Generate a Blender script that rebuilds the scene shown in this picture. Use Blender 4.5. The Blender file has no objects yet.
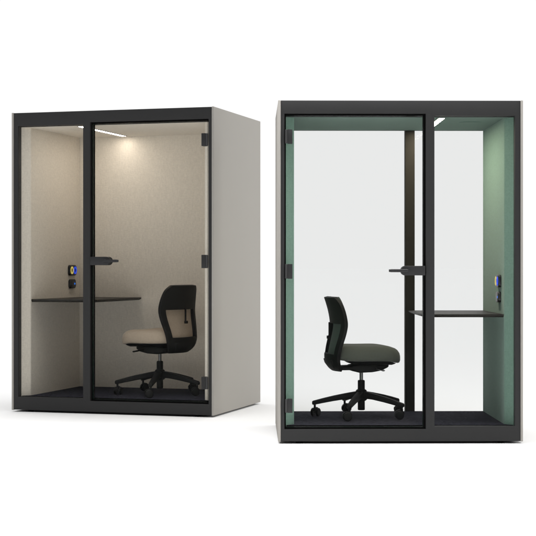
import bpy, bmesh, math, random
from mathutils import Vector, Matrix
random.seed(4)
R = math.radians
scene = bpy.context.scene
COL = scene.collection

# ------------------------------------------------------------------ materials
def new_mat(name):
    m = bpy.data.materials.new(name); m.use_nodes = True
    nt = m.node_tree
    return m, nt, nt.nodes['Principled BSDF'], nt.nodes, nt.links

def plain(name, col, rough=.5, spec=.5, metal=0., bump=0., bscale=300., var=0., vscale=8.):
    m, nt, b, N, L = new_mat(name)
    b.inputs['Base Color'].default_value = (*col, 1)
    b.inputs['Roughness'].default_value = rough
    b.inputs['Specular IOR Level'].default_value = spec
    b.inputs['Metallic'].default_value = metal
    tc = N.new('ShaderNodeTexCoord')
    if var:
        n = N.new('ShaderNodeTexNoise'); n.inputs['Scale'].default_value = vscale; n.inputs['Detail'].default_value = 6
        L.new(tc.outputs['Object'], n.inputs['Vector'])
        mp = N.new('ShaderNodeMapRange')
        mp.inputs['To Min'].default_value = 1 - var; mp.inputs['To Max'].default_value = 1 + var
        L.new(n.outputs['Fac'], mp.inputs['Value'])
        mx = N.new('ShaderNodeVectorMath'); mx.operation = 'SCALE'
        mx.inputs[0].default_value = col
        L.new(mp.outputs['Result'], mx.inputs['Scale'])
        L.new(mx.outputs['Vector'], b.inputs['Base Color'])
        mr = N.new('ShaderNodeMapRange')
        mr.inputs['To Min'].default_value = max(0, rough - .08); mr.inputs['To Max'].default_value = min(1, rough + .08)
        L.new(n.outputs['Fac'], mr.inputs['Value']); L.new(mr.outputs['Result'], b.inputs['Roughness'])
    if bump:
        n2 = N.new('ShaderNodeTexNoise'); n2.inputs['Scale'].default_value = bscale; n2.inputs['Detail'].default_value = 3
        L.new(tc.outputs['Object'], n2.inputs['Vector'])
        bp = N.new('ShaderNodeBump'); bp.inputs['Strength'].default_value = bump; bp.inputs['Distance'].default_value = .002
        L.new(n2.outputs['Fac'], bp.inputs['Height']); L.new(bp.outputs['Normal'], b.inputs['Normal'])
    return m

def felt(name, col, dark=.80, light=1.14, bump=.5):
    """heathered woven wool: fibres run both ways, small slubs"""
    m, nt, b, N, L = new_mat(name)
    b.inputs['Roughness'].default_value = .95
    b.inputs['Specular IOR Level'].default_value = .1
    b.inputs['Sheen Weight'].default_value = .12
    tc = N.new('ShaderNodeTexCoord')
    facs = []
    for sc in ((120, 120, 30), (38, 38, 130), (95, 95, 110)):
        mp = N.new('ShaderNodeMapping'); mp.inputs['Scale'].default_value = sc
        L.new(tc.outputs['Object'], mp.inputs['Vector'])
        n = N.new('ShaderNodeTexNoise'); n.inputs['Scale'].default_value = 1; n.inputs['Detail'].default_value = 2
        L.new(mp.outputs['Vector'], n.inputs['Vector']); facs.append(n.outputs['Fac'])
    a = N.new('ShaderNodeMath'); a.operation = 'ADD'; L.new(facs[0], a.inputs[0]); L.new(facs[1], a.inputs[1])
    a2 = N.new('ShaderNodeMath'); a2.operation = 'ADD'; L.new(a.outputs[0], a2.inputs[0]); L.new(facs[2], a2.inputs[1])
    mr = N.new('ShaderNodeMapRange'); mr.inputs['From Min'].default_value = .95; mr.inputs['From Max'].default_value = 2.05
    mr.inputs['To Min'].default_value = dark; mr.inputs['To Max'].default_value = light
    L.new(a2.outputs[0], mr.inputs['Value'])
    vm = N.new('ShaderNodeVectorMath'); vm.operation = 'SCALE'; vm.inputs[0].default_value = col
    L.new(mr.outputs['Result'], vm.inputs['Scale']); L.new(vm.outputs['Vector'], b.inputs['Base Color'])
    bp = N.new('ShaderNodeBump'); bp.inputs['Strength'].default_value = bump; bp.inputs['Distance'].default_value = .002
    L.new(a2.outputs[0], bp.inputs['Height']); L.new(bp.outputs['Normal'], b.inputs['Normal'])
    return m

def carpet_mat():
    m, nt, b, N, L = new_mat('carpet_pile')
    b.inputs['Roughness'].default_value = 1; b.inputs['Specular IOR Level'].default_value = .05
    tc = N.new('ShaderNodeTexCoord')
    v = N.new('ShaderNodeTexVoronoi'); v.inputs['Scale'].default_value = 170
    n = N.new('ShaderNodeTexNoise'); n.inputs['Scale'].default_value = 60; n.inputs['Detail'].default_value = 5
    L.new(tc.outputs['Object'], v.inputs['Vector']); L.new(tc.outputs['Object'], n.inputs['Vector'])
    cr = N.new('ShaderNodeValToRGB')
    cr.color_ramp.elements[0].color = (.009, .009, .013, 1); cr.color_ramp.elements[0].position = .3
    cr.color_ramp.elements[1].color = (.056, .055, .074, 1); cr.color_ramp.elements[1].position = .72
    L.new(n.outputs['Fac'], cr.inputs['Fac']); L.new(cr.outputs['Color'], b.inputs['Base Color'])
    bp = N.new('ShaderNodeBump'); bp.inputs['Strength'].default_value = .8; bp.inputs['Distance'].default_value = .004
    L.new(v.outputs['Distance'], bp.inputs['Height']); L.new(bp.outputs['Normal'], b.inputs['Normal'])
    return m

def glass(name, tint, refl=.35):
    m = bpy.data.materials.new(name); m.use_nodes = True
    nt = m.node_tree; N = nt.nodes; L = nt.links
    N.remove(N['Principled BSDF'])
    t = N.new('ShaderNodeBsdfTransparent'); t.inputs['Color'].default_value = (*tint, 1)
    g = N.new('ShaderNodeBsdfGlossy'); g.inputs['Roughness'].default_value = 0
    f = N.new('ShaderNodeFresnel'); f.inputs['IOR'].default_value = 1.45
    k = N.new('ShaderNodeMath'); k.operation = 'MULTIPLY'; k.inputs[1].default_value = refl
    L.new(f.outputs[0], k.inputs[0])
    mx = N.new('ShaderNodeMixShader')
    L.new(k.outputs[0], mx.inputs[0]); L.new(t.outputs[0], mx.inputs[1]); L.new(g.outputs[0], mx.inputs[2])
    L.new(mx.outputs[0], N['Material Output'].inputs['Surface'])
    return m

def emit(name, col, strength):
    m, nt, b, N, L = new_mat(name)
    b.inputs['Base Color'].default_value = (*[q * .5 for q in col], 1)
    b.inputs['Emission Color'].default_value = (*col, 1)
    b.inputs['Emission Strength'].default_value = strength
    return m

M = dict(
    frame=plain('charcoal_powder_coat', (.030, .030, .0305), .6, .2, bump=.08, bscale=900, var=.06, vscale=5),
    bronze=plain('dark_bronze_coat', (.019, .0165, .012), .6, .2, bump=.08, bscale=900, var=.06, vscale=5),
    rubber=plain('black_gasket', (.004, .004, .004), .8, .1),
    side=plain('warm_grey_laminate', (.365, .350, .325), .75, 0., bump=.03, bscale=500, var=.015, vscale=3),
    hinge=plain('hinge_metal', (.022, .022, .023), .5, .3, var=.08, vscale=40),
    hinge2=plain('hinge_leaf_metal', (.04, .04, .041), .5, .3, var=.08, vscale=40),
    beige=felt('beige_wool_felt', (.70, .645, .565), .88, 1.08, .35),
    teal_ceiling_shaded=felt('shaded_teal_ceiling_felt', (.080, .138, .110), .9, 1.06, .3),  # wall teal made darker: the ceiling's shade is put into the colour
    teal=felt('sage_teal_wool_felt', (.150, .240, .196), .86, 1.09, .4),
    carpet=carpet_mat(),
    clear=glass('clear_glass', (.985, .99, .987), .06),
    back=glass('frosty_grey_glass', (.913, .913, .913), .03),
    edge=plain('green_glass_edge', (.006, .035, .025), .25, .4),
    desk=plain('dark_bronze_desk_laminate', (.017, .015, .012), .5, .25, bump=.05, bscale=500, var=.1, vscale=20),
    led=emit('led_diffuser', (1, .90, .79), 28.),
    led_warm=emit('warm_led_diffuser', (1, .89, .69), 122.),
    trim=plain('light_housing', (.05, .05, .05), .5),
    socket=plain('black_socket_plastic', (.008, .008, .009), .35, .5),
    yellow=emit('yellow_lit_ring', (.90, .72, .20), .42),
    blue=emit('blue_lit_ring', (.03, .10, 1.), .5),
    lamp_blue=emit('blue_indicator', (.02, .22, 1.), .7),
    plastic=plain('black_chair_plastic', (.006, .006, .0056), .6, .2, bump=.06, bscale=700, var=.1, vscale=15),
    wheel=plain('black_caster_plastic', (.005, .005, .005), .55, .25),
    piston=plain('dark_piston_steel', (.12, .12, .12), .3, .5, metal=.8),
    tan=felt('tan_seat_fabric', (.40, .325, .25), .9, 1.06, .3),
    olive=felt('grey_green_seat_fabric', (.085, .091, .075), .9, 1.06, .3),
    greenback=felt('green_back_fabric', (.08, .11, .09), .9, 1.06, .3),
    floor=plain('white_studio_floor', (.888, .888, .888), .9, .0),
)

# ------------------------------------------------------------------ mesh helpers
def link(name, bm, mats, parent=None, smooth=False, bevel=0., segs=2, auto=None):
    bmesh.ops.recalc_face_normals(bm, faces=bm.faces)
    if bevel:
        es = [e for e in bm.edges if len(e.link_faces) == 2 and e.calc_face_angle(0) > R(40)]
        bmesh.ops.bevel(bm, geom=es, offset=bevel, segments=segs, profile=.5, affect='EDGES', clamp_overlap=True)
    me = bpy.data.meshes.new(name); bm.to_mesh(me); bm.free()
    if not isinstance(mats, (list, tuple)): mats = [mats]
    for m in mats: me.materials.append(m)
    if smooth or bevel:
        for p in me.polygons: p.use_smooth = True
        me.set_sharp_from_angle(angle=R(auto if auto else 35))
    o = bpy.data.objects.new(name, me); COL.objects.link(o)
    if parent: o.parent = parent
    return o

def box(bm, x0, x1, y0, y1, z0, z1):
    vs = [bm.verts.new((x, y, z)) for x in (x0, x1) for y in (y0, y1) for z in (z0, z1)]
    for f in ((0, 1, 3, 2), (4, 6, 7, 5), (0, 4, 5, 1), (2, 3, 7, 6), (0, 2, 6, 4), (1, 5, 7, 3)):
        bm.faces.new([vs[i] for i in f])

def prism(bm, pts, z0, z1):
    a = [bm.verts.new((x, y, z0)) for x, y in pts]; b = [bm.verts.new((x, y, z1)) for x, y in pts]
    n = len(pts)
    bm.faces.new(a[::-1]); bm.faces.new(b)
    for i in range(n): bm.faces.new((a[i], a[(i + 1) % n], b[(i + 1) % n], b[i]))

def plate(bm, xs, zs, holes, y0, y1):
    """upright plate with rectangular holes, one clean manifold"""
    vs = {}
    def v(i, j):
        if (i, j) not in vs: vs[i, j] = bm.verts.new((xs[i], y0, zs[j]))
        return vs[i, j]
    fs = [bm.faces.new((v(i, j), v(i + 1, j), v(i + 1, j + 1), v(i, j + 1)))
          for i in range(len(xs) - 1) for j in range(len(zs) - 1) if (i, j) not in holes]
    r = bmesh.ops.extrude_face_region(bm, geom=fs)
    for g in r['geom']:
        if isinstance(g, bmesh.types.BMVert): g.co.y = y1
    bmesh.ops.recalc_face_normals(bm, faces=bm.faces)

def lathe(bm, prof, n=32, c=(0, 0, 0), axis='z'):
    rings = []
    for r, h in prof:
        ring = []
        for k in range(n):
            a = 2 * math.pi * k / n
            p = (r * math.cos(a), r * math.sin(a), h)
            if axis == 'x': p = (p[2], p[0], p[1])
            if axis == 'y': p = (p[0], p[2], p[1])
            ring.append(bm.verts.new((p[0] + c[0], p[1] + c[1], p[2] + c[2])))
        rings.append(ring)
    for a, b in zip(rings, rings[1:]):
        for k in range(n): bm.faces.new((a[k], a[(k + 1) % n], b[(k + 1) % n], b[k]))
    bm.faces.new(rings[0][::-1]); bm.faces.new(rings[-1])

def loft(bm, secs):
    """secs: lists of points with the same count, closed sections"""
    rings = [[bm.verts.new(p) for p in s] for s in secs]
    n = len(rings[0])
    for a, b in zip(rings, rings[1:]):
        for k in range(n): bm.faces.new((a[k], a[(k + 1) % n], b[(k + 1) % n], b[k]))
    bm.faces.new(rings[0][::-1]); bm.faces.new(rings[-1])

def rounded_rect(w, h, r, n=5):
    pts = []
    for cx, cy, a0 in ((w / 2 - r, h / 2 - r, 0), (-w / 2 + r, h / 2 - r, 90), (-w / 2 + r, -h / 2 + r, 180), (w / 2 - r, -h / 2 + r, 270)):
        for k in range(n + 1):
            a = R(a0 + 90 * k / n); pts.append((cx + r * math.cos(a), cy + r * math.sin(a)))
    return pts

def thing(name, label, cat, group, loc, rz, s=1.):
    o = bpy.data.objects.new(name, None); COL.objects.link(o)
    o.empty_display_size = .2
    o.location = loc; o.rotation_euler = (0, 0, rz); o.scale = (s, s, s)
    o['label'] = label; o['category'] = cat
    if group: o['group'] = group
    return o

# ------------------------------------------------------------------ camera
cam = bpy.data.cameras.new('camera'); co = bpy.data.objects.new('camera', cam); COL.objects.link(co)
co.location = (0, 0, 1.1459); co.rotation_euler = (R(90), 0, 0)
cam.sensor_width = 36; cam.lens = 36 * 1504.8 / 536; cam.clip_end = 6000; cam.clip_start = .1
scene.camera = co

# ------------------------------------------------------------------ booth
W2, D, H = .8077, 1.1737, 2.2518
SX = .7917                       # inner face of the outer side panel
WX = .7006                       # inner face of the felt side wall
CZ, FZ = 2.146, .1047            # ceiling, carpet
BY = 1.030                       # rear inner plane

def booth(name, label, loc, rz, s, m, feltm, solid_back, group):
    """m = 1: door on the left, window and desk on the right; -1 mirrored"""
    root = thing(name, label, 'booth', group, loc, rz, s)
    X = lambda x: m * x
    def bx(bm, x0, x1, *a): box(bm, min(X(x0), X(x1)), max(X(x0), X(x1)), *a)
    # outer side panels
    for q in (-1, 1):
        bm = bmesh.new(); bx(bm, q * SX, q * W2, 0, D, .001, H)
        link('side_panel', bm, M['side'], root, bevel=.003, segs=3)
    # front frame
    xs = sorted(X(x) for x in (-SX + .0005, -.767, .166, .223, .755, SX - .0005)); zs = [.0035, .0835, .1013, 2.150, 2.164, H - .002]
    ix = {round(X(x), 4): None for x in ()}
    def col(x0, x1):
        a, b = sorted((X(x0), X(x1)))
        return [i for i in range(len(xs) - 1) if xs[i] >= a - 1e-4 and xs[i + 1] <= b + 1e-4]
    holes = set()
    for i in col(-.767, .166): holes |= {(i, 1), (i, 2), (i, 3)}
    for i in col(.223, .755): holes |= {(i, 2)}
    bm = bmesh.new(); plate(bm, xs, zs, holes, .003, .060)
    fr = link('front_frame', bm, M['frame'], root, bevel=.0025, segs=2)
    # black rebate round the door
    gx = sorted(X(x) for x in (-.7665, -.757, .149, .1655)); gz = [.084, .0955, 2.151, 2.1635]
    bm = bmesh.new(); plate(bm, gx, gz, {(1, 1)}, .030, .0595)
    link('door_seal', bm, M['rubber'], root)
    # roof and ceiling
    bm = bmesh.new(); box(bm, -SX + .001, SX - .001, .0605, D - .004, 2.192, H - .004)
    link('roof', bm, M['frame'], root, bevel=.003)
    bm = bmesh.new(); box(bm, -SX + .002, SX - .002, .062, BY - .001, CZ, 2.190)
    # small flush ventilation grille in the ceiling
    ceilm = M['teal_ceiling_shaded'] if feltm == M['teal'] else feltm
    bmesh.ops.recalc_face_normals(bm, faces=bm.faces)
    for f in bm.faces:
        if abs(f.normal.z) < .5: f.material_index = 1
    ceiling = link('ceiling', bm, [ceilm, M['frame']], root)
    bm = bmesh.new()
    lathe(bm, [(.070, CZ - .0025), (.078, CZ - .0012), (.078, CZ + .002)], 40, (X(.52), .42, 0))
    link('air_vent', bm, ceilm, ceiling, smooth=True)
    # base tray, bowed lower edge, feet
    bm = bmesh.new()
    box(bm, -SX + .001, SX - .001, .0605, D - .004, .009, .060)
    link('base_tray', bm, M['frame'], root)
    bm = bmesh.new()
    n = 24; top = []; bot = []
    for k in range(n + 1):
        x = -.64 + 1.28 * k / n
        zz = -.0112 + .013 * abs(x / .64) ** 3
        top.append((x, .0085)); bot.append((x, min(zz, .004)))
    prof = top + bot[::-1]
    a = [bm.verts.new((x, .012, z)) for x, z in prof]; b = [bm.verts.new((x, D - .02, z)) for x, z in prof]
    bm.faces.new(a); bm.faces.new(b[::-1])
    for i in range(len(prof)): bm.faces.new((a[i], a[(i + 1) % len(prof)], b[(i + 1) % len(prof)], b[i]))
    link('plinth', bm, M['rubber'], root)
    for fx in (-.668, .668):
        for fy in (.045, D - .06):
            bm = bmesh.new(); lathe(bm, [(.020, -.0115), (.022, -.008), (.022, -.003), (.010, -.002), (.010, .0088)], 20, (fx, fy, 0))
            link('foot', bm, M['rubber'], root, smooth=True)
    # carpet
    bm = bmesh.new(); box(bm, -.752, .752, .061, BY - .001, .0605, FZ)
    bmesh.ops.recalc_face_normals(bm, faces=bm.faces)
    for f in bm.faces:
        if abs(f.normal.z) < .5: f.material_index = 1
    link('carpet', bm, [M['carpet'], M['rubber']], root)
    # felt side walls: splayed front return, straight run, fine seam near the rear
    for q in (-1, 1):
        pts = [(.7555, .031 + .031), (.7555, .0625), (WX + .004, .108), (WX, .116), (WX, .950), (WX + .004, .9535), (WX, .957), (WX, BY - .002), (SX - .002, BY - .002), (SX - .002, .0625)]
        pts = pts[1:]
        pts = [(q * x, y) for x, y in pts]
        bm = bmesh.new(); prism(bm, pts, FZ - .03, CZ + .02)
        link('side_wall', bm, feltm, root)
    # rear
    if solid_back:
        bm = bmesh.new(); box(bm, -SX + .001, SX - .001, BY, BY + .06, .062, 2.189)
        link('back_wall', bm, feltm, root)
        bm = bmesh.new(); box(bm, -SX + .001, SX - .001, BY + .062, D - .002, .0615, 2.190)
        link('back_panel', bm, M['side'], root, bevel=.003)
    else:
        xs = sorted(X(x) for x in (-SX + .001, -.730, .1344, .2035, .730, SX - .001))
        zs = [.0615, .098, CZ + .004, 2.190]
        holes = {(i, 1) for i in (1, 3)}
        bm = bmesh.new(); plate(bm, xs, zs, holes, BY, BY + .075)
        link('back_frame', bm, M['bronze'], root, bevel=.002)
        for x0, x1 in ((-.7295, .134), (.204, .7295)):
            bm = bmesh.new(); bx(bm, x0, x1, BY + .03, BY + .038, .0985, CZ + .0035)
            link('back_pane', bm, M['back'], root)
    # fixed window
    bm = bmesh.new(); bx(bm, .2235, .7545, .028, .038, .1018, 2.1495)
    link('window_pane', bm, M['clear'], root)
    # glass door with hinges and lever handle
    bm = bmesh.new(); bx(bm, -.756, .148, .014, .024, .0975, 2.149)
    bmesh.ops.recalc_face_normals(bm, faces=bm.faces)
    for f in bm.faces:
        if abs(f.normal.y) < .5: f.material_index = 1
    door = link('door', bm, [M['clear'], M['edge']], root)
    for z0, z1 in ((1.9657, 2.0586), (1.075, 1.172), (.192, .283)):
        bm = bmesh.new()
        bx(bm, -.7465, -.714, -.004, .0135, z0, z1); bx(bm, -.7465, -.714, .0245, .040, z0, z1)
        bmesh.ops.recalc_face_normals(bm, faces=bm.faces)
        h = link('hinge', bm, [M['hinge'], M['hinge2']], door, bevel=.002)
        bm = bmesh.new(); bx(bm, -.7625, -.7475, -.007, .0130, z0 + .001, z1 - .001)
        # knuckle beside the clamp plates: joined to the hinge mesh
        bmesh.ops.recalc_face_normals(bm, faces=bm.faces)
        bmesh.ops.bevel(bm, geom=list(bm.edges), offset=.003, segments=2, profile=.5, affect='EDGES')
        for f in bm.faces: f.material_index = 1
        bm.from_mesh(h.data); bm.to_mesh(h.data); bm.free()
    # handle: rounded lock case clamped on the glass plus lever
    bm = bmesh.new()
    x0, x1, zc, hh = .000, .160, 1.1285, .0315
    pts = [(x1, zc - hh), (x1, zc + hh)]
    for k in range(13):
        a = R(90 + 180 * k / 12); pts.append((x0 + .030 + .030 * math.cos(a), zc + hh * math.sin(a)))
    for y0, y1 in ((-.014, .0135), (.0245, .050)):
        a_ = [bm.verts.new((X(x), y0, z)) for x, z in pts]; b_ = [bm.verts.new((X(x), y1, z)) for x, z in pts]
        bm.faces.new(a_); bm.faces.new(b_[::-1])
        for i in range(len(pts)): bm.faces.new((a_[i], b_[i], b_[(i + 1) % len(pts)], a_[(i + 1) % len(pts)]))
    hd = link('handle', bm, M['hinge'], door, bevel=.003)
    bm = bmesh.new()
    lathe(bm, [(.012, -.015), (.012, -.050)], 20, (X(.035), 0, zc), 'y')
    secs = []
    for k in range(9):
        t = k / 8; x = .045 - .128 * t; r = .0105 if 0 < k < 8 else .0085
        secs.append([(X(x), -.050 + .006 * math.cos(a) , zc + r * math.sin(a)) for a in [2 * math.pi * j / 14 for j in range(14)]])
    loft(bm, secs)
    bmesh.ops.recalc_face_normals(bm, faces=bm.faces)
    bm.from_mesh(hd.data); bm.to_mesh(hd.data); bm.free()
    for p in hd.data.polygons: p.use_smooth = True
    hd.data.set_sharp_from_angle(angle=R(35))
    # desk across the closed side, bevelled underneath along its free edges
    bm = bmesh.new()
    T = .838
    top = [(.158, .118), (WX - .0005, .118), (WX - .0005, BY - .004), (.158, BY - .004)]
    low = [(.176, .126), (WX - .0005, .126), (WX - .0005, BY - .004), (.176, BY - .004)]
    loft(bm, [[(X(x), y, z) for x, y in p] for p, z in ((low, T - .021), (top, T - .011), (top, T))])
    link('desk', bm, M['desk'], root, bevel=.0012, segs=1)
    # sockets on the closed side wall (not mirrored: yellow always to the left when facing the wall)
    SY = .285 if m == 1 else .86
    def module(zc, w, h):
        bm = bmesh.new()
        rr = rounded_rect(w, h, .022)
        secs = []
        for d, ins in ((.0, 0), (.016, 0), (.020, .004)):
            secs.append([(X(WX - d), SY + y * (1 - 2 * ins / w), zc + z * (1 - 2 * ins / h)) for y, z in rr])
        loft(bm, secs)
        return link('power_socket', bm, M['socket'], root, bevel=.001, segs=1)
    up = module(1.0577, .135, .084)
    for q, mt in ((-1, 'yellow'), (1, 'blue')):
        bm = bmesh.new()
        yc = SY - q * m * .031
        ring = [(.0275, .0205), (.0275, .0245), (.0160, .0245), (.0160, .0205)]
        rv = [[bm.verts.new((X(WX - d), yc + r * math.cos(2 * math.pi * k / 28), 1.0577 + r * 1.12 * math.sin(2 * math.pi * k / 28))) for k in range(28)] for r, d in ring]
        for a in range(4):
            for k in range(28): bm.faces.new((rv[a][k], rv[a][(k + 1) % 28], rv[(a + 1) % 4][(k + 1) % 28], rv[(a + 1) % 4][k]))
        o = link('socket_ring', bm, M[mt], up, smooth=True)
        o['label'] = mt + ' socket ring'
    lo = module(.949, .112, .072)
    bm = bmesh.new()
    yc = SY + (.026 if m == -1 else -.026)
    lathe(bm, [(.008, WX - .0195), (.008, WX - .0215)] if m == 1 else [(.008, -WX + .0195), (.008, -WX + .0215)], 20, (0, yc, .949), 'x')
    link('indicator', bm, M['lamp_blue'], lo)
    # recessed LED strip running front to back
    bm = bmesh.new()
    bx(bm, .260, .304, .085, .968, CZ - .004, CZ + .003)
    li = link('ceiling_light', bm, M['trim'], root, bevel=.001, segs=1)
    bm = bmesh.new(); bx(bm, .2635, .3005, .090, .963, CZ - .0048, CZ - .0041)
    bmesh.ops.recalc_face_normals(bm, faces=bm.faces)
    for f in bm.faces:
        if f.normal.z > -.5: f.material_index = 1
    link('diffuser', bm, [M['led'] if m < 0 else M['led_warm'], M['trim']], li)
    return root

# ------------------------------------------------------------------ chair
def interp(tab, z):
    if z <= tab[0][0]: return tab[0][1]
    if z >= tab[-1][0]: return tab[-1][1]
    k = next(i for i in range(len(tab) - 1) if z <= tab[i + 1][0])
    def slope(i):
        a, b = tab[max(0, i - 1)], tab[min(len(tab) - 1, i + 1)]
        return (b[1] - a[1]) / (b[0] - a[0])
    (z0, v0), (z1, v1) = tab[k], tab[k + 1]
    h = z1 - z0; t = (z - z0) / h
    return ((2*t**3 - 3*t*t + 1) * v0 + (t**3 - 2*t*t + t) * h * slope(k)
            + (-2*t**3 + 3*t*t) * v1 + (t**3 - t*t) * h * slope(k + 1))

PROF = [(.33, -.190), (.355, -.226), (.40, -.244), (.48, -.238), (.56, -.216), (.65, -.200), (.74, -.214), (.84, -.246)]
HALF = [(.33, .135), (.38, .178), (.48, .200), (.58, .224), (.65, .232), (.72, .226), (.80, .204), (.84, .190)]
def back_pt(s, z, off=0., k=1., curv=.045):
    hw = interp(HALF, z) * k
    u = interp(PROF, z) + curv * s * s * k * k + off
    return Vector((u, s * hw, z))

def chair(label, loc, rz, s, seatm, backm, base_rot):
    root = thing('office_chair', label, 'chair', 'swivel chairs in the booths', loc, rz, s)
    # seat cushion: superellipse plan, waterfall front
    bm = bmesh.new()
    layers = [(.398, .040), (.400, .018), (.408, .006), (.425, .0), (.452, .0), (.474, .005), (.490, .018), (.498, .034), (.503, .07), (.504, .13)]
    secs = []
    n = 48
    for z, ins in layers:
        sec = []
        for k in range(n):
            a = 2 * math.pi * k / n
            ca, sa = math.cos(a), math.sin(a)
            e = 2 / 3.6
            u = .025 + (.230 - ins) * math.copysign(abs(ca) ** e, ca)
            v = (.238 - ins) * math.copysign(abs(sa) ** e, sa)
            t = max(0, (u - .10) / .16); dz = -.030 * t * t
            t2 = max(0, (-u - .05) / .15); dz += .004 * t2
            hollow = -.010 * max(0, 1 - (u * u + v * v) / .03) if z > .49 else 0
            sec.append((u, v, z + dz + hollow))
        secs.append(sec)
    loft(bm, secs)
    st = link('seat', bm, seatm, root, smooth=True, auto=70)
    bm = bmesh.new(); secs = []
    for z, ins in ((.372, .075), (.376, .050), (.388, .030), (.396, .022)):
        sec = []
        for k in range(n):
            a = 2 * math.pi * k / n; ca, sa = math.cos(a), math.sin(a); e = 2 / 3.4
            u = .055 + (.195 - ins) * math.copysign(abs(ca) ** e, ca); v = (.238 - ins) * math.copysign(abs(sa) ** e, sa)
            t = max(0, (u - .10) / .16)
            sec.append((u, v, z - .028 * t * t))
        secs.append(sec)
    loft(bm, secs)
    link('seat_pan', bm, M['plastic'], st, smooth=True)
    # tilt mechanism: boat-shaped housing
    bm = bmesh.new(); secs = []
    for u, hw, z0, z1 in ((-.095, .050, .332, .360), (-.08, .075, .324, .364), (-.03, .095, .312, .371), (.06, .095, .315, .371), (.13, .085, .326, .370), (.175, .065, .345, .368), (.185, .05, .352, .364)):
        r = rounded_rect(2 * hw, z1 - z0, min(.014, (z1 - z0) * .4), 3)
        secs.append([(u, y, (z0 + z1) / 2 + z) for y, z in r])
    loft(bm, secs)
    mech = link('tilt_mechanism', bm, M['plastic'], root, smooth=True)
    for sgn in (-1, 1):
        bm = bmesh.new(); secs = []
        for t in range(7):
            f = t / 6
            y = sgn * (.085 + .10 * f); wd = .007 + .010 * max(0, f - .5); th = .006
            secs.append([(.085 + .03 * f + wd * math.cos(a), y, .345 - .012 * f + th * math.sin(a)) for a in [2 * math.pi * j / 10 for j in range(10)]])
        loft(bm, secs)
        link('lever', bm, M['piston'] if sgn < 0 else M['plastic'], mech, smooth=True)
    # back frame: curved shell with a large lower opening
    zs = [.335, .350, .375, .405, .430, .445, .48, .52, .56, .60, .635, .655, .68, .72, .75, .775, .795, .812, .824, .833, .838, .840]
    ss = [-1, -.96, -.88, -.78, -.62, -.35, 0, .35, .62, .78, .88, .96, 1]
    bm = bmesh.new(); g = {}
    for i, q in enumerate(ss):
        for j, z in enumerate(zs):
            k = 1.
            if z > .775: k = 1 - .20 * ((z - .775) / .065) ** 3
            if z < .40: k = 1 - .10 * ((.40 - z) / .065) ** 2
            g[i, j] = bm.verts.new(back_pt(q, z, 0, k))
    for i in range(len(ss) - 1):
        for j in range(len(zs) - 1):
            if .445 <= zs[j] and zs[j + 1] <= .655 and abs(ss[i]) <= .78 and abs(ss[i + 1]) <= .78: continue
            bm.faces.new((g[i, j], g[i + 1, j], g[i + 1, j + 1], g[i, j + 1]))
    bf = link('back_frame', bm, M['plastic'], root, smooth=True, auto=60)
    md = bf.modifiers.new('thick', 'SOLIDIFY'); md.thickness = .028; md.offset = 0
    md = bf.modifiers.new('bev', 'BEVEL'); md.width = .006; md.segments = 2; md.limit_method = 'ANGLE'; md.angle_limit = R(50)
    md = bf.modifiers.new('sub', 'SUBSURF'); md.levels = 1; md.render_levels = 1
    # upholstered pad in front of the shell
    bm = bmesh.new(); g = {}
    pz = [.42, .428, .445, .48, .53, .58, .63, .68, .73, .77, .80, .822, .834, .838]
    ps = [-1, -.97, -.88, -.7, -.45, -.15, .15, .45, .7, .88, .97, 1]
    for i, q in enumerate(ps):
        for j, z in enumerate(pz):
            k = .84
            if z > .80: k *= 1 - .10 * ((z - .80) / .04) ** 2.5
            if z < .445: k *= 1 - .06 * ((.445 - z) / .025) ** 2
            edge = max(abs(q) ** 8, ((z - .63) / .21) ** 8)
            g[i, j] = bm.verts.new(back_pt(q, z, .026 - .006 * min(1, edge), k))
    for i in range(len(ps) - 1):
        for j in range(len(pz) - 1): bm.faces.new((g[i, j], g[i + 1, j], g[i + 1, j + 1], g[i, j + 1]))
    bp = link('backrest_pad', bm, backm, root, smooth=True, auto=60)
    md = bp.modifiers.new('thick', 'SOLIDIFY'); md.thickness = .022; md.offset = 0
    md = bp.modifiers.new('bev', 'BEVEL'); md.width = .010; md.segments = 3; md.limit_method = 'ANGLE'; md.angle_limit = R(50)
    md = bp.modifiers.new('sub', 'SUBSURF'); md.levels = 1; md.render_levels = 1
    # lumbar slider hanging in the opening
    bm = bmesh.new()
    c = back_pt(-.05, .60)
    box(bm, c.x - .030, c.x - .018, c.y - .006, c.y + .006, .560, .664)
    box(bm, c.x - .042, c.x - .018, c.y - .010, c.y + .010, .548, .570)
    link('lumbar_slider', bm, M['plastic'], root, bevel=.003)
    # supporting arm under the seat up into the shell
    path = [(-.075, .345, .075, .030), (-.14, .344, .080, .028), (-.18, .346, .090, .028), (-.212, .357, .110, .028), (-.228, .380, .130, .024), (-.237, .405, .135, .018)]
    bm = bmesh.new(); secs = []
    for i, (u, z, hw, th) in enumerate(path):
        a = path[max(0, i - 1)]; b = path[min(len(path) - 1, i + 1)]
        d = Vector((b[0] - a[0], 0, b[1] - a[1])).normalized(); nrm = Vector((-d.z, 0, d.x))
        secs.append([Vector((u, y, z)) + nrm * q for y, q in rounded_rect(2 * hw, th, th * .4, 3)])
    loft(bm, secs)
    link('back_support', bm, M['plastic'], root, smooth=True)
    # gas column
    bm = bmesh.new(); lathe(bm, [(.022, .046), (.025, .05), (.025, .25), (.021, .256), (.012, .257), (.012, .318)], 28)
    cl = link('column', bm, M['plastic'], root, smooth=True)
    bm = bmesh.new(); lathe(bm, [(.0126, .258), (.0126, .316)], 24)
    link('piston', bm, M['piston'], cl, smooth=True)
    # five-star base
    bm = bmesh.new()
    lathe(bm, [(.032, .112), (.042, .122), (.044, .165), (.036, .186), (.027, .192)], 32)
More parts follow.
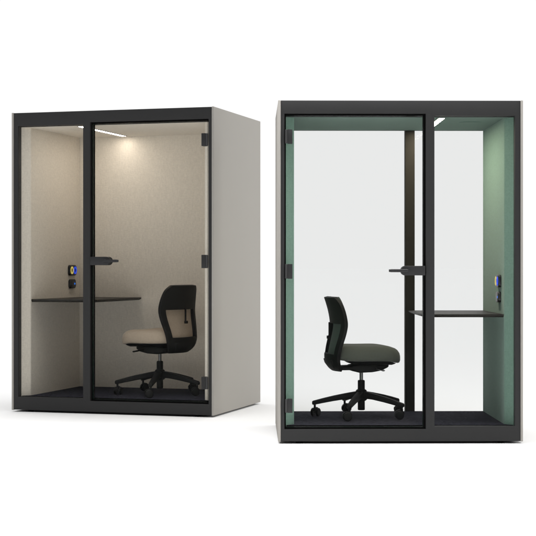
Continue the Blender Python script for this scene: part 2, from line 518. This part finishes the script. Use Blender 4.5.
    for k in range(5):
        a = base_rot + k * math.tau / 5; d = Vector((math.cos(a), math.sin(a), 0)); n_ = Vector((-d.y, d.x, 0))
        secs = []
        for r, w, z0, z1 in ((.030, .046, .128, .178), (.10, .044, .124, .166), (.19, .040, .110, .148), (.27, .036, .095, .129), (.318, .033, .085, .116), (.338, .030, .082, .111), (.345, .022, .086, .106)):
            secs.append([d * r + n_ * y + Vector((0, 0, (z0 + z1) / 2 + z)) for y, z in rounded_rect(w, z1 - z0, .008, 3)])
        loft(bm, secs)
    link('star_base', bm, M['plastic'], root, smooth=True)
    for k in range(5):
        a = base_rot + k * math.tau / 5; d = Vector((math.cos(a), math.sin(a), 0))
        ca = a + (1.1, 2.0, .7, 2.6, 1.6)[k]
        fwd = Vector((math.cos(ca), math.sin(ca), 0)); lat = Vector((-fwd.y, fwd.x, 0))
        piv = d * .326; ctr = piv - fwd * .014
        bm = bmesh.new(); lathe(bm, [(.008, .030), (.008, .084)], 14, piv)
        secs = []   # hood over the wheel pair
        for j in range(9):
            t = R(20 + 150 * j / 8)
            for_ = ctr + fwd * (-.0325 * math.cos(t)); zz = .0305 + .0325 * math.sin(t)
            nr = -fwd * math.cos(t) + Vector((0, 0, math.sin(t)))
            p = Vector((for_.x, for_.y, zz))
            secs.append([p + lat * y + nr * q for y, q in ((-.010, -.004), (.010, -.004), (.010, .003), (-.010, .003))])
        loft(bm, secs)
        ct = link('caster', bm, M['wheel'], root, smooth=True)
        for sg in (-1, 1):
            bm = bmesh.new()
            rot = Matrix.Rotation(ca + math.pi / 2, 4, 'Z')
            lathe(bm, [(.012, sg * .0115), (.027, sg * .0115), (.0298, sg * .014), (.0298, sg * .025), (.026, sg * .0285), (.010, sg * .0295)], 24, (0, 0, 0), 'x')
            bmesh.ops.transform(bm, matrix=Matrix.Translation((ctr.x, ctr.y, .030)) @ rot, verts=bm.verts)
            link('wheel', bm, M['wheel'], ct, smooth=True)
    return root

# ------------------------------------------------------------------ place things
FLOOR = -.0118
SL = 1.0641
LX, LY, LA = -1.2441, 11.8906, -.2891
RX, RY, RA = .875, 9.9168, .0105
GRP = 'glass fronted office booths'
booth('office_booth', 'warm grey booth with green felt lining, clear rear window and door on the left', (RX, RY, 0), RA, 1., 1, M['teal'], False, GRP)
booth('office_booth', 'warm grey booth with beige felt lining, closed back and door on the right', (LX, LY, FLOOR + .0118 * SL), LA, SL, -1, M['beige'], True, GRP)

chair('grey green swivel chair facing the desk in the green lined booth', (.654, 10.55, FZ), R(9), 1., M['olive'], M['greenback'], R(180 - 9))
chair('tan swivel chair facing the desk in the beige lined booth', (-.886, 12.33, FLOOR + (.0118 + FZ) * SL), R(180 - 31), SL, M['tan'], M['tan'], R(190 - 149))

bm = bmesh.new()
vs = [bm.verts.new(p) for p in ((-400, -100, FLOOR), (400, -100, FLOOR), (400, 3500, FLOOR), (-400, 3500, FLOOR))]
bm.faces.new(vs)
fl = link('floor', bm, M['floor']); fl['kind'] = 'structure'

# ------------------------------------------------------------------ studio light
w = bpy.data.worlds.new('World'); scene.world = w; w.use_nodes = True
N = w.node_tree.nodes; L = w.node_tree.links
bg = N['Background']
tc = N.new('ShaderNodeTexCoord')
sep = N.new('ShaderNodeSeparateXYZ'); L.new(tc.outputs['Generated'], sep.inputs[0])
def ramp(src, a, b, lo, hi):
    r = N.new('ShaderNodeMapRange'); r.interpolation_type = 'SMOOTHSTEP'
    r.inputs['From Min'].default_value = a; r.inputs['From Max'].default_value = b
    r.inputs['To Min'].default_value = lo; r.inputs['To Max'].default_value = hi
    L.new(src, r.inputs['Value']); return r.outputs['Result']
def math_(op, a, b):
    n = N.new('ShaderNodeMath'); n.operation = op
    for i, v in enumerate((a, b)):
        if isinstance(v, float): n.inputs[i].default_value = v
        else: L.new(v, n.inputs[i])
    return n.outputs[0]
FRONT, ZEN = .34, 1.09
base = ramp(sep.outputs['Y'], -.15, .55, FRONT, 1.01)       # bright backdrop behind, dim room in front
zen = ramp(sep.outputs['Z'], .55, .85, 0., ZEN)              # extra brightness added overhead to lift the floor to white
tot = math_('ADD', base, zen)
L.new(tot, bg.inputs['Strength'])
bg.inputs['Color'].default_value = (1, 1, 1, 1)

def area(name, loc, target, sx, sy, watts, col=(1, 1, 1)):
    l = bpy.data.lights.new(name, 'AREA'); l.shape = 'RECTANGLE'; l.size = sx; l.size_y = sy
    l.energy = watts; l.color = col
    o = bpy.data.objects.new(name, l); COL.objects.link(o); o.location = loc
    o.rotation_euler = (Vector(target) - Vector(loc)).to_track_quat('-Z', 'Y').to_euler()
    return o
a = area('front_floor_fill', (-.3, 9.75, 3.7), (-.3, 8.5, 0), 4.4, .5, 92); a.data.spread = R(120)  # unseen fill lamp, added to whiten the floor before the booths
area('key_softbox', (9.5, 9.0, 2.4), (0, 10.2, 1.0), 1.8, 2, 330, (1, .99, .97))

# ------------------------------------------------------------------ render
scene.view_settings.view_transform = 'Standard'; scene.view_settings.look = 'None'
scene.view_settings.exposure = 0; scene.view_settings.gamma = 1
c = scene.cycles
c.use_denoising = True; c.max_bounces = 10; c.diffuse_bounces = 6; c.transparent_max_bounces = 24
c.sample_clamp_indirect = 6
